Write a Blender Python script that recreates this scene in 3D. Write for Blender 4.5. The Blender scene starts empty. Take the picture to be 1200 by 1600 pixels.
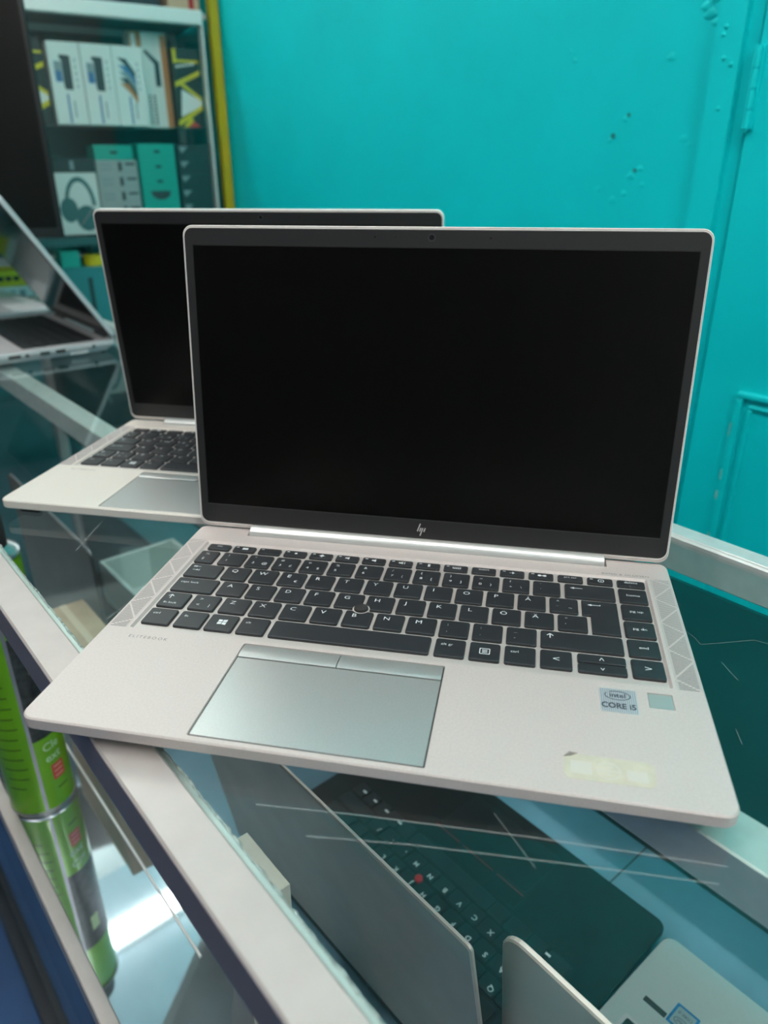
import bpy, bmesh, math, random
from mathutils import Matrix, Vector, Euler
random.seed(7)
SC = bpy.context.scene
COL = SC.collection
H = 1.0145            # height of the counter glass above the floor (m)
R = math.radians

# ------------------------------------------------------------------ camera
cam = bpy.data.cameras.new('camera'); camo = bpy.data.objects.new('camera', cam); COL.objects.link(camo)
camo.location = (0.200, -0.1453, H + 0.0145 + 0.2337)
camo.rotation_euler = (R(65.303), R(0.313), R(11.243 + 38.8))
cam.sensor_fit = 'VERTICAL'; cam.sensor_height = 36.0; cam.sensor_width = 27.0
cam.lens = 1155.0 / 1600.0 * 36.0
cam.clip_start = 0.01
cam.dof.use_dof = True; cam.dof.focus_distance = 0.43; cam.dof.aperture_fstop = 7.0
SC.camera = camo
# ------------------------------------------------------------------ light / exposure
SC.view_settings.view_transform = 'Standard'; SC.view_settings.look = 'None'
SC.view_settings.exposure = 0.12; SC.view_settings.gamma = 1.0; SC.view_settings.use_curve_mapping = False
w = bpy.data.worlds.new('world'); SC.world = w; w.use_nodes = True
w.node_tree.nodes['Background'].inputs[0].default_value = (0.75, 0.85, 1.0, 1)
w.node_tree.nodes['Background'].inputs[1].default_value = 0.4
STRIP = 7.0          # unseen fill strip added under the counter's middle rail to brighten the case
TUBE = 42.0           # emission of the ceiling tubes
TUBES = [(-1.93, -0.45, 0), (-0.85, -0.05, -90), (0.55, -0.05, -90), (-0.2, -1.9, 0), (1.5, -0.9, 0)]   # x, y, turn in degrees
SC.cycles.max_bounces = 10; SC.cycles.transparent_max_bounces = 24; SC.cycles.glossy_bounces = 6
SC.cycles.sample_clamp_indirect = 6.0
SC.cycles.caustics_reflective = True

# ------------------------------------------------------------------ materials
def lin(c):
    return tuple(((v / 255.0) / 12.92 if v / 255.0 <= 0.04045 else (((v / 255.0) + 0.055) / 1.055) ** 2.4) for v in c)
MATS = {}
def mat(name, col, rough=0.5, metal=0.0, spec=0.5, noise=0.0, nscale=200.0, bump=0.0, bscale=200.0, emit=None, estr=0.0, coat=0.0, alpha=1.0, nsoft=(0.3, 0.7)):
    m = bpy.data.materials.new(name); m.use_nodes = True
    nt = m.node_tree; b = nt.nodes['Principled BSDF']
    b.inputs['Base Color'].default_value = (*col, 1); b.inputs['Roughness'].default_value = rough
    b.inputs['Metallic'].default_value = metal; b.inputs['Specular IOR Level'].default_value = spec
    b.inputs['Coat Weight'].default_value = coat; b.inputs['Alpha'].default_value = alpha
    if emit:
        b.inputs['Emission Color'].default_value = (*emit, 1); b.inputs['Emission Strength'].default_value = estr
    if noise or bump:
        tc = nt.nodes.new('ShaderNodeTexCoord')
    if noise:
        n = nt.nodes.new('ShaderNodeTexNoise'); n.inputs['Scale'].default_value = nscale; n.inputs['Detail'].default_value = 4
        nt.links.new(tc.outputs['Object'], n.inputs['Vector'])
        r = nt.nodes.new('ShaderNodeValToRGB')
        r.color_ramp.elements[0].color = (*[max(0, c * (1 - noise)) for c in col], 1); r.color_ramp.elements[0].position = nsoft[0]
        r.color_ramp.elements[1].color = (*[min(1, c * (1 + noise)) for c in col], 1); r.color_ramp.elements[1].position = nsoft[1]
        nt.links.new(n.outputs['Fac'], r.inputs['Fac']); nt.links.new(r.outputs['Color'], b.inputs['Base Color'])
    if bump:
        n2 = nt.nodes.new('ShaderNodeTexNoise'); n2.inputs['Scale'].default_value = bscale; n2.inputs['Detail'].default_value = 5
        nt.links.new(tc.outputs['Object'], n2.inputs['Vector'])
        bp = nt.nodes.new('ShaderNodeBump'); bp.inputs['Strength'].default_value = bump; bp.inputs['Distance'].default_value = 0.002
        nt.links.new(n2.outputs['Fac'], bp.inputs['Height']); nt.links.new(bp.outputs['Normal'], b.inputs['Normal'])
    MATS[name] = m
    return m
def glass(name, tint, ior=1.5, rough=0.0):
    m = bpy.data.materials.new(name); m.use_nodes = True; nt = m.node_tree
    for n in list(nt.nodes): nt.nodes.remove(n)
    o = nt.nodes.new('ShaderNodeOutputMaterial'); mx = nt.nodes.new('ShaderNodeMixShader')
    t = nt.nodes.new('ShaderNodeBsdfTransparent'); t.inputs[0].default_value = (*tint, 1)
    g = nt.nodes.new('ShaderNodeBsdfGlossy'); g.inputs['Roughness'].default_value = rough; g.inputs[0].default_value = (0.95, 1, 1, 1)
    f = nt.nodes.new('ShaderNodeFresnel'); f.inputs['IOR'].default_value = ior
    ge = nt.nodes.new('ShaderNodeNewGeometry'); inv = nt.nodes.new('ShaderNodeMath'); inv.operation = 'SUBTRACT'; inv.inputs[0].default_value = 1.0
    mu = nt.nodes.new('ShaderNodeMath'); mu.operation = 'MULTIPLY'
    nt.links.new(ge.outputs['Backfacing'], inv.inputs[1]); nt.links.new(f.outputs[0], mu.inputs[0]); nt.links.new(inv.outputs[0], mu.inputs[1])
    nt.links.new(mu.outputs[0], mx.inputs[0]); nt.links.new(t.outputs[0], mx.inputs[1]); nt.links.new(g.outputs[0], mx.inputs[2])
    nt.links.new(mx.outputs[0], o.inputs[0])
    MATS[name] = m
    return m

ALU = mat('satin_aluminium', (0.575, 0.515, 0.497), 0.46, 0.12, 0.5, 0.05, 900, 0.03, 2500)
ALU_L = mat('pale_aluminium', (0.69, 0.64, 0.59), 0.48, 0.1, 0.5, 0.04, 900)
PAD = mat('touchpad_silver', (0.52, 0.535, 0.53), 0.33, 0.55, 0.5, 0.06, 1400)
POLISH = mat('bright_edge', (0.85, 0.85, 0.85), 0.3, 0.6)
EDGE = mat('pale_lid_edge', (0.94, 0.92, 0.89), 0.4)  # aluminium edge, its bright overhead highlight put into the colour
HINGE = mat('hinge_silver', (0.78, 0.78, 0.77), 0.3, 0.5)
TRAYM = mat('keyboard_tray_silver', (0.56, 0.52, 0.50), 0.45, 0.3)
KEY = mat('key_black', (0.020, 0.023, 0.027), 0.42, 0.0, 0.45, 0.12, 1500)
LEG = mat('legend_white', (0.75, 0.78, 0.80), 0.6)
BEZ = mat('bezel_black', (0.016, 0.016, 0.017), 0.45, 0.0, 0.5)
SCR = mat('screen_black', (0.0018, 0.0016, 0.0015), 0.30, 0.0, 0.22)
GAP = mat('gap_dark', (0.03, 0.035, 0.036), 0.7)
RUB = mat('rubber_black', (0.02, 0.02, 0.02), 0.8, bump=0.5, bscale=3000)
GREYTXT = mat('grey_print', (0.16, 0.155, 0.15), 0.5)
HATCH = mat('grille_hatch', (0.17, 0.15, 0.147), 0.6)
GRILLE = mat('grille_plate', (0.52, 0.475, 0.46), 0.5, 0.2)
LOGO = mat('logo_silver', (0.75, 0.75, 0.74), 0.35, 0.4)
LENS = mat('lens_glass', (0.01, 0.01, 0.012), 0.12)
STK_B = mat('processor_sticker_pale', (0.58, 0.60, 0.62), 0.35, 0.4)
STK_L = mat('processor_sticker_line', (0.22, 0.26, 0.34), 0.4)
STK_T = mat('processor_sticker_print', (0.05, 0.055, 0.075), 0.4)
STK_Y = mat('old_sticker_cream', (0.55, 0.52, 0.425), 0.6, noise=0.08, nscale=150)
STK_W = mat('old_sticker_white', (0.57, 0.555, 0.505), 0.6)
STK_C = mat('old_sticker_clear', (0.62, 0.61, 0.56), 0.5)
RAIL = mat('rail_white', (0.48, 0.445, 0.43), 0.4, 0.15, noise=0.04, nscale=60, bump=0.05, bscale=300)
RAILM = mat('rail_aluminium', (0.66, 0.69, 0.68), 0.38, 0.35, noise=0.06, nscale=90)
GLASS = glass('counter_glass', (0.925, 0.965, 0.955), 1.48)
GLASSC = glass('cabinet_glass', (0.95, 0.985, 0.98), 1.5)
GLASSD = glass('lower_glass', (0.55, 0.62, 0.68), 1.5)
CHIP = mat('glass_edge', (0.74, 0.82, 0.80), 0.15, 0.3, 0.8, noise=0.5, nscale=260, bump=0.8, bscale=300)
SCRM = mat('scratch_white', (0.62, 0.66, 0.66), 0.6, alpha=0.13)
MIRROR = mat('shelf_sheet_metal', (0.70, 0.77, 0.84), 0.035, 0.92, noise=0.13, nscale=9)
BLUESH = mat('blue_film_shelf', (0.15, 0.255, 0.34), 0.35, 0.0, noise=0.25, nscale=8)
TEAL = mat('teal_paint', (0.0, 0.63, 0.67), 0.5, 0.0, 0.2, noise=0.05, nscale=4, bump=0.10, bscale=16)
TEALD = mat('dark_teal_board', (0.004, 0.06, 0.065), 0.5)
YELLOW = mat('yellow_paint', lin((176, 164, 8)), 0.5, noise=0.1, nscale=12)
FLOORM = mat('floor_blue', lin((33, 72, 118)), 0.45, noise=0.15, nscale=6)
CEILM = mat('ceiling_pale_blue', (0.70, 0.80, 0.88), 0.8)
WALLP = mat('shop_wall_pale', (0.55, 0.56, 0.55), 0.8, noise=0.05, nscale=3)
WALLD = mat('shop_front_dark', (0.05, 0.055, 0.06), 0.7, noise=0.1, nscale=3)
LIGHT = mat('tube_light', (1, 1, 1), 0.5, emit=(1.0, 0.94, 0.87), estr=TUBE)
FIXT = mat('fixture_white', (0.8, 0.8, 0.8), 0.5)
NAVY = mat('plinth_navy', (0.012, 0.018, 0.03), 0.25)
MINTR = mat('cabinet_frame_mint', (0.80, 0.88, 0.85), 0.35, 0.25)

# ------------------------------------------------------------------ mesh helpers (millimetres in, metres out)
def rr(x0, x1, y0, y1, r=0.0, n=4):
    if r <= 0: return [(x0, y0), (x1, y0), (x1, y1), (x0, y1)]
    r = min(r, (x1 - x0) / 2 - 1e-4, (y1 - y0) / 2 - 1e-4); P = []
    for cx, cy, a in ((x1 - r, y0 + r, -90), (x1 - r, y1 - r, 0), (x0 + r, y1 - r, 90), (x0 + r, y0 + r, 180)):
        for i in range(n + 1):
            t = R(a + 90.0 * i / n); P.append((cx + r * math.cos(t), cy + r * math.sin(t)))
    return P
def circ(cx, cy, r, n=24):
    return [(cx + r * math.cos(2 * math.pi * i / n), cy + r * math.sin(2 * math.pi * i / n)) for i in range(n)]
class MB:
    def __init__(self): self.v = []; self.f = []
    def add(self, vs, fs):
        o = len(self.v); self.v += [tuple(a) for a in vs]; self.f += [tuple(i + o for i in f) for f in fs]; return self
    def loft(self, loops, cap0=True, cap1=True, M=None):
        n = len(loops[0]); vs = [p for L in loops for p in L]
        if M is not None: vs = [tuple(M @ Vector(p)) for p in vs]
        fs = []
        for k in range(len(loops) - 1):
            a, b = k * n, (k + 1) * n
            for i in range(n):
                j = (i + 1) % n; fs.append((a + i, a + j, b + j, b + i))
        if cap0: fs.append(tuple(range(n - 1, -1, -1)))
        if cap1: fs.append(tuple(range((len(loops) - 1) * n, len(loops) * n)))
        return self.add(vs, fs)
    def prism(self, P, z0, z1, c=0.0, M=None, shrink=None):
        """vertical prism over loop P with a chamfer c on the top edge when shrink(c) gives the inset loop"""
        L = [[(x, y, z0) for x, y in P], [(x, y, z1 - c) for x, y in P]]
        if c: L.append([(x, y, z1) for x, y in shrink(c)])
        return self.loft(L, M=M)
    def box(self, x0, x1, y0, y1, z0, z1, r=0.0, c=0.0, n=3, M=None):
        f = lambda i: rr(x0 + i, x1 - i, y0 + i, y1 - i, max(r - i, 0.0 if r == 0 else 0.05), n)
        if c <= 0: L = [(0, z0), (0, z1)]
        else: L = [(c, z0), (0, z0 + c), (0, z1 - c), (c, z1)]
        return self.loft([[(x, y, z) for x, y in f(i)] for i, z in L], M=M)
    def cyl(self, a, b, r, n=20, r2=None, c=0.0):
        a, b = Vector(a), Vector(b); d = (b - a); L = d.length
        q = d.to_track_quat('Z', 'Y').to_matrix().to_4x4(); M = Matrix.Translation(a) @ q
        r2 = r if r2 is None else r2
        prof = [(r, 0), (r2, L)] if not c else [(r - c, 0), (r, c), (r2, L - c), (r2 - c, L)]
        return self.loft([[(x, y, z) for x, y in circ(0, 0, rad, n)] for rad, z in prof], M=M)
    def lathe(self, cx, cy, prof, n=40):
        return self.loft([[(x, y, z) for x, y in circ(cx, cy, rad, n)] for rad, z in prof])
    def poly(self, P, z, t=0.0):
        if t: return self.loft([[(x, y, z) for x, y in P], [(x, y, z + t) for x, y in P]])
        return self.add([(x, y, z) for x, y in P], [tuple(range(len(P)))])
    def line(self, a, b, wd, z, t=0.0):
        a = Vector(a[:2]); b = Vector(b[:2]); d = (b - a); n = Vector((-d.y, d.x)).normalized() * wd / 2
        return self.poly([tuple(a - n), tuple(b - n), tuple(b + n), tuple(a + n)], z, t)
    def mesh(self, name):
        me = bpy.data.meshes.new(name); me.from_pydata([(x / 1000, y / 1000, z / 1000) for x, y, z in self.v], [], self.f)
        bm = bmesh.new(); bm.from_mesh(me); bmesh.ops.recalc_face_normals(bm, faces=bm.faces); bm.to_mesh(me); bm.free()
        return me
    def obj(self, name, m, parent=None, smooth=False):
        return link(name, self.mesh(name), m, parent, smooth)
def link(name, me, m, parent=None, smooth=False):
    o = bpy.data.objects.new(name, me); COL.objects.link(o)
    if m is not None:
        me.materials.clear(); me.materials.append(m)
    if smooth:
        for p in me.polygons: p.use_smooth = True
        try: me.set_sharp_from_angle(angle=R(38))
        except Exception: pass
    if parent is not None: o.parent = parent
    return o
def tag(o, label=None, cat=None, group=None, kind=None):
    if label: o['label'] = label
    if cat: o['category'] = cat
    if group: o['group'] = group
    if kind: o['kind'] = kind
    return o
def thing(name, label, cat, loc=(0, 0, 0), rz=0.0, group=None):
    o = bpy.data.objects.new(name, None); COL.objects.link(o); o.empty_display_size = 0.02
    o.location = [c / 1000 for c in loc[:2]] + [H + loc[2] / 1000]; o.rotation_euler = (0, 0, rz)
    return tag(o, label, cat, group)
def copy_tree(o, parent=None, skip=()):
    c = o.copy(); COL.objects.link(c)
    if parent is not None: c.parent = parent
    for ch in list(o.children):
        if ch.name.split('.')[0] in skip: continue
        copy_tree(ch, c, skip)
    return c
TXT = {}
def text_mesh(s, size, align='LEFT', xs=1.0, bold=0.0, spacing=1.0):
    k = (s, size, align, xs, bold, spacing)
    if k in TXT: return TXT[k]
    cu = bpy.data.curves.new('text', 'FONT'); cu.body = s; cu.size = size / 1000 / 0.73; cu.align_x = align; cu.align_y = 'CENTER'
    cu.offset = bold / 1000; cu.space_character = spacing; cu.resolution_u = 3
    ob = bpy.data.objects.new('text', cu); COL.objects.link(ob)
    dg = bpy.context.evaluated_depsgraph_get(); me = bpy.data.meshes.new_from_object(ob.evaluated_get(dg))
    bpy.data.objects.remove(ob); bpy.data.curves.remove(cu)
    for v in me.vertices: v.co.x *= xs
    TXT[k] = me
    return me
def text_into(mb, s, size, x, y, z, align='LEFT', xs=1.0, rot=0.0, bold=0.0, spacing=1.0):
    me = text_mesh(s, size, align, xs, bold, spacing); c, sn = math.cos(rot), math.sin(rot)
    vs = [(x + 1000 * (c * v.co.x - sn * v.co.y), y + 1000 * (sn * v.co.x + c * v.co.y), z) for v in me.vertices]
    mb.add(vs, [tuple(p.vertices) for p in me.polygons])
def holed_deck(outer, holes, z, zbot_side, c, bottom, name, m, parent, inner_depth):
    """deck plate with holes: outer loop at z, chamfered sides down to the bottom, walls down into each hole"""
    bm = bmesh.new(); S = 0.001
    def ring(P, zz): return [bm.verts.new((x * S, y * S, zz * S)) for x, y in P]
    def edges(vs): return [bm.edges.new((vs[i], vs[(i + 1) % len(vs)])) for i in range(len(vs))]
    top = ring(outer(c), z); E = edges(top); hr = []
    for P in holes:
        h = ring(P, z); E += edges(h); hr.append(h)
    bmesh.ops.triangle_fill(bm, use_beauty=True, use_dissolve=False, edges=E)
    prev = top
    for ins, zz in ((0.0, z - c), (0.0, zbot_side), (0.8, zbot_side - 1.0), (14.0, bottom)):
        nx = ring(outer(ins), zz); n = len(nx)
        for i in range(n): bm.faces.new((prev[i], prev[(i + 1) % n], nx[(i + 1) % n], nx[i]))
        prev = nx
    bm.faces.new(prev[::-1])
    for h, P, dep in zip(hr, holes, inner_depth):
        cx = sum(q[0] for q in P) / len(P); cy = sum(q[1] for q in P) / len(P)
        ins = 1.2 if dep > 0.9 else 0.1
        lo = ring([(x - ins * (1 if x > cx else -1), y - ins * (1 if y > cy else -1)) for x, y in P], z - dep); n = len(lo)
        for i in range(n): bm.faces.new((h[i], h[(i + 1) % n], lo[(i + 1) % n], lo[i]))
        bm.faces.new(lo)
    bmesh.ops.recalc_face_normals(bm, faces=bm.faces)
    me = bpy.data.meshes.new(name); bm.to_mesh(me); bm.free()
    return link(name, me, m, parent)

# ================================================================== THE SETTING
def structure(o, kind='structure'): o['kind'] = kind; return o
HZ = H * 1000
def sbox(name, m, x0, x1, y0, y1, z0, z1, c=0.0):
    """room-frame box in mm, z measured from the counter glass"""
    return structure(MB().box(x0, x1, y0, y1, z0 + HZ, z1 + HZ, 0, c).obj(name, m))
VW = 850.0                                    # teal wall plane
UL, UR, VF, ZC = -2250.0, 2300.0, -2200.0, 1700.0
sbox('floor', FLOORM, UL, UR, VF, VW, -HZ - 40, -HZ)
sbox('ceiling', CEILM, UL, UR, VF, VW, ZC, ZC + 40)
sbox('wall_back', TEAL, UL, UR, VW, VW + 60, -HZ, ZC)
sbox('wall_left', WALLP, UL - 60, UL, VF, VW + 60, -HZ, ZC)
sbox('wall_right', WALLP, UR, UR + 60, VF, VW + 60, -HZ, ZC)
sbox('wall_front', WALLD, UL - 60, UR + 60, VF - 60, VF, -HZ, ZC)
# door frame and door standing in the teal wall
def wu(u): return 200 + (u - 200) * 1.0313          # wall plane coordinates
def wz(z): return 248.2 + (z - 233.7) * 1.0313
sbox('trim_1', TEAL, wu(-330), wu(-296), VW - 16, VW + 2, -HZ, 1000, 2.5)
sbox('trim_2', TEAL, wu(-296), wu(-281), VW - 5, VW + 2, -HZ, 1000, 1.5)
door = structure(MB().box(wu(-276), 420, VW - 12, VW + 2, 8, HZ + 980, 0, 2).obj('door_1', TEAL))
x0, z1 = wu(-222), wz(-26)
for i, d in enumerate((0, 16)):
    yy = VW - 19 + 3 * i; wd = 9 - 3 * i
    MB().box(x0 + d, 360 - d, yy, VW - 11, z1 - d - wd + HZ, z1 - d + HZ, 0, 2).obj('moulding', TEAL, door)
    MB().box(x0 + d, x0 + d + wd, yy, VW - 11, HZ - 700 + d, z1 - d - wd + HZ, 0, 2).obj('moulding', TEAL, door)
    MB().box(360 - d - wd, 360 - d, yy, VW - 11, HZ - 700 + d, z1 - d - wd + HZ, 0, 2).obj('moulding', TEAL, door)
    MB().box(x0 + d, 360 - d, yy, VW - 11, HZ - 700 + d - wd, HZ - 700 + d, 0, 2).obj('moulding', TEAL, door)
hx = wu(-274); h = MB()
h.box(hx - 8, hx + 7, VW - 15, VW - 11, HZ + 292, HZ + 380, 0, 0.5)
for k in range(4): h.cyl((hx, VW - 17, HZ + 292 + k * 21.5), (hx, VW - 17, HZ + 292 + k * 21.5 + 20.5), 4.2, 14, c=0.6)
h.cyl((hx, VW - 17, HZ + 289), (hx, VW - 17, HZ + 379), 2.6, 12)
h.obj('hinge', TEAL, door, True)
# knocks, filler lumps and screw holes in the plaster
wall = bpy.data.objects['wall_back']
DENT = mat('dent_dark_teal', (0.0, 0.16, 0.17), 0.6)
for (x, z, r) in ((-465, 277, 3.6), (-444, 301, 2.8), (-425, 234, 3.0)):
    MB().cyl((wu(x), VW + 1, HZ + wz(z)), (wu(x), VW - 1.2, HZ + wz(z)), r, 14, r * 0.9).obj('screw_hole', DENT, wall)
for (x, z, r, e) in ((-470, 271, 5, 1), (-449, 296, 5, 1), (-430, 227, 7, 0.9), (-417, 236, 5, 0.8), (-540, 372, 4, 1.2), (-548, 384, 3, 1.2), (-349, 402, 9, 1.6), (-354, 410, 8, 1.5), (-345, 418, 9, 1.4),
                     (-340, 392, 6, 1.2), (-392, 362, 7, 0.9), (-480, 210, 6, 0.6), (-455, 196, 8, 0.6), (-438, 205, 6, 0.7), (-412, 216, 5, 0.6), (-360, 270, 7, 0.6), (-352, 262, 6, 0.6)):
    m = MB(); L = []
    for k in range(5):
        a = k / 4 * math.pi / 2; rad = max(r * math.cos(a), 0.05); yy = VW + 0.5 - (0.5 + 0.9 * e) * math.sin(a)
        L.append([(wu(x) + rad * math.cos(t) * (1 + 0.25 * math.sin(3 * t + x)), yy, HZ + wz(z) + rad * 0.8 * math.sin(t)) for t in [2 * math.pi * i / 14 for i in range(14)]])
    m.loft(L, False, True); m.obj('plaster_lump', TEAL, wall, True)
for (x, z) in ((-315, 352), (-305, 345), (-312, 300), (-320, 376), (-318, 384)):
    m = MB(); m.lathe(0, 0, [(3, 0), (2.4, 1.2), (1.2, 1.9)], 10)
    o = m.obj('paint_lump', TEAL, bpy.data.objects['trim_1'], True); o.rotation_euler = (R(90), 0, 0); o.location = (wu(x) / 1000, (VW - 15.6) / 1000, (HZ + wz(z)) / 1000)
CHIPW = mat('chipped_paint', (0.42, 0.55, 0.50), 0.7)
for (x, z, wd, hh) in ((-226, -88, 4, 18), (-225, -118, 5, 24), (-226, -150, 4, 14), (-227, -180, 4, 12), (-227, -258, 6, 26), (-226, -296, 6, 30)):
    MB().box(wu(x), wu(x) + wd, VW - 12.5, VW - 11.8, HZ + wz(z), HZ + wz(z) + hh, 1.5, 0).obj('paint_chip', CHIPW, door)
# ceiling tubes
for i, (x, y, rz) in enumerate(TUBES):
    t = thing('ceiling_light', ['white tube lamp on the ceiling over the mint glass cabinet', 'white tube lamp on the ceiling over the middle of the counter, left one', 'white tube lamp on the ceiling over the middle of the counter, right one',
               'white tube lamp on the ceiling in the middle of the shop floor', 'white tube lamp on the ceiling nearest the right wall'][i], 'ceiling light', (x * 1000, y * 1000, 1640), R(rz), 'tube lamps on the ceiling')
    MB().box(-45, 45, 0, 1200, 35, 60, 0, 4).obj('housing', FIXT, t)
    MB().cyl((-20, 30, 20), (-20, 1170, 20), 15, 16).obj('tube', LIGHT, t, True)
    MB().cyl((20, 30, 20), (20, 1170, 20), 15, 16).obj('tube', LIGHT, t, True)

# ================================================================== DISPLAY COUNTER
U0, U1 = -1600.0, 700.0
counter = thing('display_counter', 'long glass topped shop display counter with white aluminium rails', 'counter', (0, 0, 0))
SH = -372.0                                   # top of the inner shelf
def cbox(name, m, x0, x1, y0, y1, z0, z1, c=0.8, **k): return MB().box(x0, x1, y0, y1, z0, z1, 0, c, **k).obj(name, m, counter)
cbox('front_rail', RAIL, U0, U1, -76, -54.6, -27, 0.0, 1.0)
cbox('rail_face', mat('rail_face_dark', (0.20, 0.18, 0.20), 0.45, 0.3), U0, U1, -76.4, -75.8, -26.6, -1.2, 0.2)
cbox('glass_ledge', RAILM, U0, U1, -54.6, -49.5, -27, -7.5, 0.5)
cbox('middle_rail', RAILM, U0, U1, 103, 128, -33, -7.0, 0.8)
rb = MB().box(U0, U1, 331, 352, -25, 3.0, 0, 1.2).box(U0, U1, 333.5, 349.5, 2.0, 4.0, 0, 0.6).obj('back_rail', RAILM, counter)
MB().box(U0, U1, -54.3, 330.5, -6.5, -0.4, 0, 0.3).obj('glass_top', GLASS, counter)
# ragged cut edge of the lower side of the glass, seen along the front rail
e = MB(); x = U0
pts = []
while x < U1:
    pts.append((x, -49.3 + random.uniform(-0.4, 0.4), random.uniform(0.3, 0.9))); x += random.uniform(2, 6)
for (xa, ya, wa), (xb, yb, wb) in zip(pts, pts[1:]):
    e.add([(xa, ya - wa, -7.4), (xb, yb - wb, -7.4), (xb, yb + wb, -7.4), (xa, ya + wa, -7.4), (xa, ya, -6.7 - random.uniform(0, .3)), (xb, yb, -6.9)],
          [(0, 1, 5, 4), (4, 5, 2, 3), (0, 4, 3), (1, 2, 5), (0, 3, 2, 1)])
e.obj('glass_chips', CHIP, counter)
MB().box(U0, -100, -74, 12, SH - 8, SH - 3, 0, 0.5).obj('mirror_shelf', MIRROR, counter)
MB().box(U0, -620.2, 12.2, 470, SH - 8, SH - 3, 0, 0.3).obj('mirror_shelf', MIRROR, counter)
MB().box(-99.8, U1, -74, 12, SH - 8, SH - 3, 0, 0.3).obj('blue_shelf', BLUESH, counter)
MB().box(-620, U1, 12.2, 470, SH - 8, SH - 3, 0, 0.3).obj('blue_shelf', BLUESH, counter)
for xx in (-44, 250): MB().line((xx, -74), (xx, 470), 1.5, SH - 2.9, 0.2).obj('shelf_seam', GAP, counter)
cbox('shelf_rail', RAIL, U0, U1, -87, -74, SH - 26, SH + 1, 1.0)
cbox('added_fill_strip', mat('fill_strip_glow', (1, 1, 1), 0.5, emit=(0.90, 0.97, 1.0), estr=STRIP), -1400, 600, 107, 122, -37, -33.2, 0.3)  # added glowing strip, out of view, lights the shelf inside the counter
cbox('shelf_strip', FIXT, -640, -231, 1.0, 3.2, SH - 3, SH - 1.5, 0.3)
cbox('back_panel', TEALD, U0, U1, 346, 350, -312, -40, 0.3)
cbox('lower_glass', GLASSD, U0, U1, -84, -79, -925, SH - 26, 0.3)
cbox('base_rail', RAIL, U0, U1, -79, -58, -950, -925, 1.0)
cbox('plinth', NAVY, U0, U1, -100, 470, -HZ, -950, 1.0)
cbox('lower_back', NAVY, U0, U1, -20, -14, -925, SH - 26, 0.3)
for xx in (U0, U1 - 25):
    MB().box(xx, xx + 25, 331, 352, -HZ + 64, -25, 0, 0.8).box(xx, xx + 25, -76, -60, -925, SH - 26, 0, 0.6).box(xx, xx + 25, -76, -54.6, SH, -27, 0, 0.6).obj('corner_post', RAIL, counter)
def scratch(P, wd):
    m = MB()
    for a, b in zip(P, P[1:]): m.line(a, b, wd, -0.38, 0.05)
    m.obj('scratch', SCRM, counter)
scratch([(-19, -36), (14, -6), (70, 42), (128, 89)], 0.8); scratch([(9, -29), (40, 1), (90, 45), (130, 79)], 0.7)
scratch([(51, 39), (66, 35), (80, 31)], 0.35)
scratch([(18, 232), (38, 226), (44, 222), (50, 231), (62, 250), (70, 252)], 0.4)
scratch([(8, 255), (14, 252)], 0.5); scratch([(60, 215), (74, 206)], 0.4); scratch([(92, 168), (99, 160)], 0.4)
scratch([(-310, -12), (-345, 20), (-380, 60)], 0.8); scratch([(-205, -30), (-225, 5), (-250, 30)], 0.5); scratch([(-262, 60), (-150, 118)], 0.8)

# ================================================================== LAPTOPS ON THE COUNTER
DZ = 14.5                                     # deck height above the glass
KX = 18.66
def keyrow(x0, y0, n, w=15.7): return [(x0 + i * KX, w) for i in range(n)]
YT = {0: 185.9, 1: 175.3, 2: 156.9, 3: 138.5, 4: 120.1, 5: 101.6}
KH = 15.0
def make_key(x0, x1, y0, y1, parent, circle=None, poly=None):
    def loop(i):
        if poly:
            return poly(i)
        P = rr(x0 - 0.5 + i, x1 + 0.5 - i, y0 - 0.5 + i, y1 + 0.5 - i, max(1.3 - i * 0.5, 0.3), 3)
        if circle:
            Q = []; P0 = rr(x0 - 0.5, x1 + 0.5, y0 - 0.5, y1 + 0.5, 1.3, 3)
            for k in range(len(P)):
                a, b = P[k], P[(k + 1) % len(P)]; n = max(1, int(math.dist(P0[k], P0[(k + 1) % len(P)]) / 0.7))
                Q += [(a[0] + (b[0] - a[0]) * j / n, a[1] + (b[1] - a[1]) * j / n) for j in range(n)]
            cx, cy, rad = circle; rad += i * 0.6; P = []
            for (px, py) in Q:
                d = math.hypot(px - cx, py - cy)
                P.append((px, py) if d >= rad else (cx + (px - cx) / max(d, 1e-3) * rad, cy + (py - cy) / max(d, 1e-3) * rad))
        return P
    m = MB(); m.loft([[(x, y, DZ - 1.7) for x, y in loop(0)], [(x, y, DZ - 0.35) for x, y in loop(0.05)], [(x, y, DZ) for x, y in loop(0.25)], [(x, y, DZ + 0.12) for x, y in loop(0.6)]])
    return m.obj('key', KEY, parent)
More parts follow.
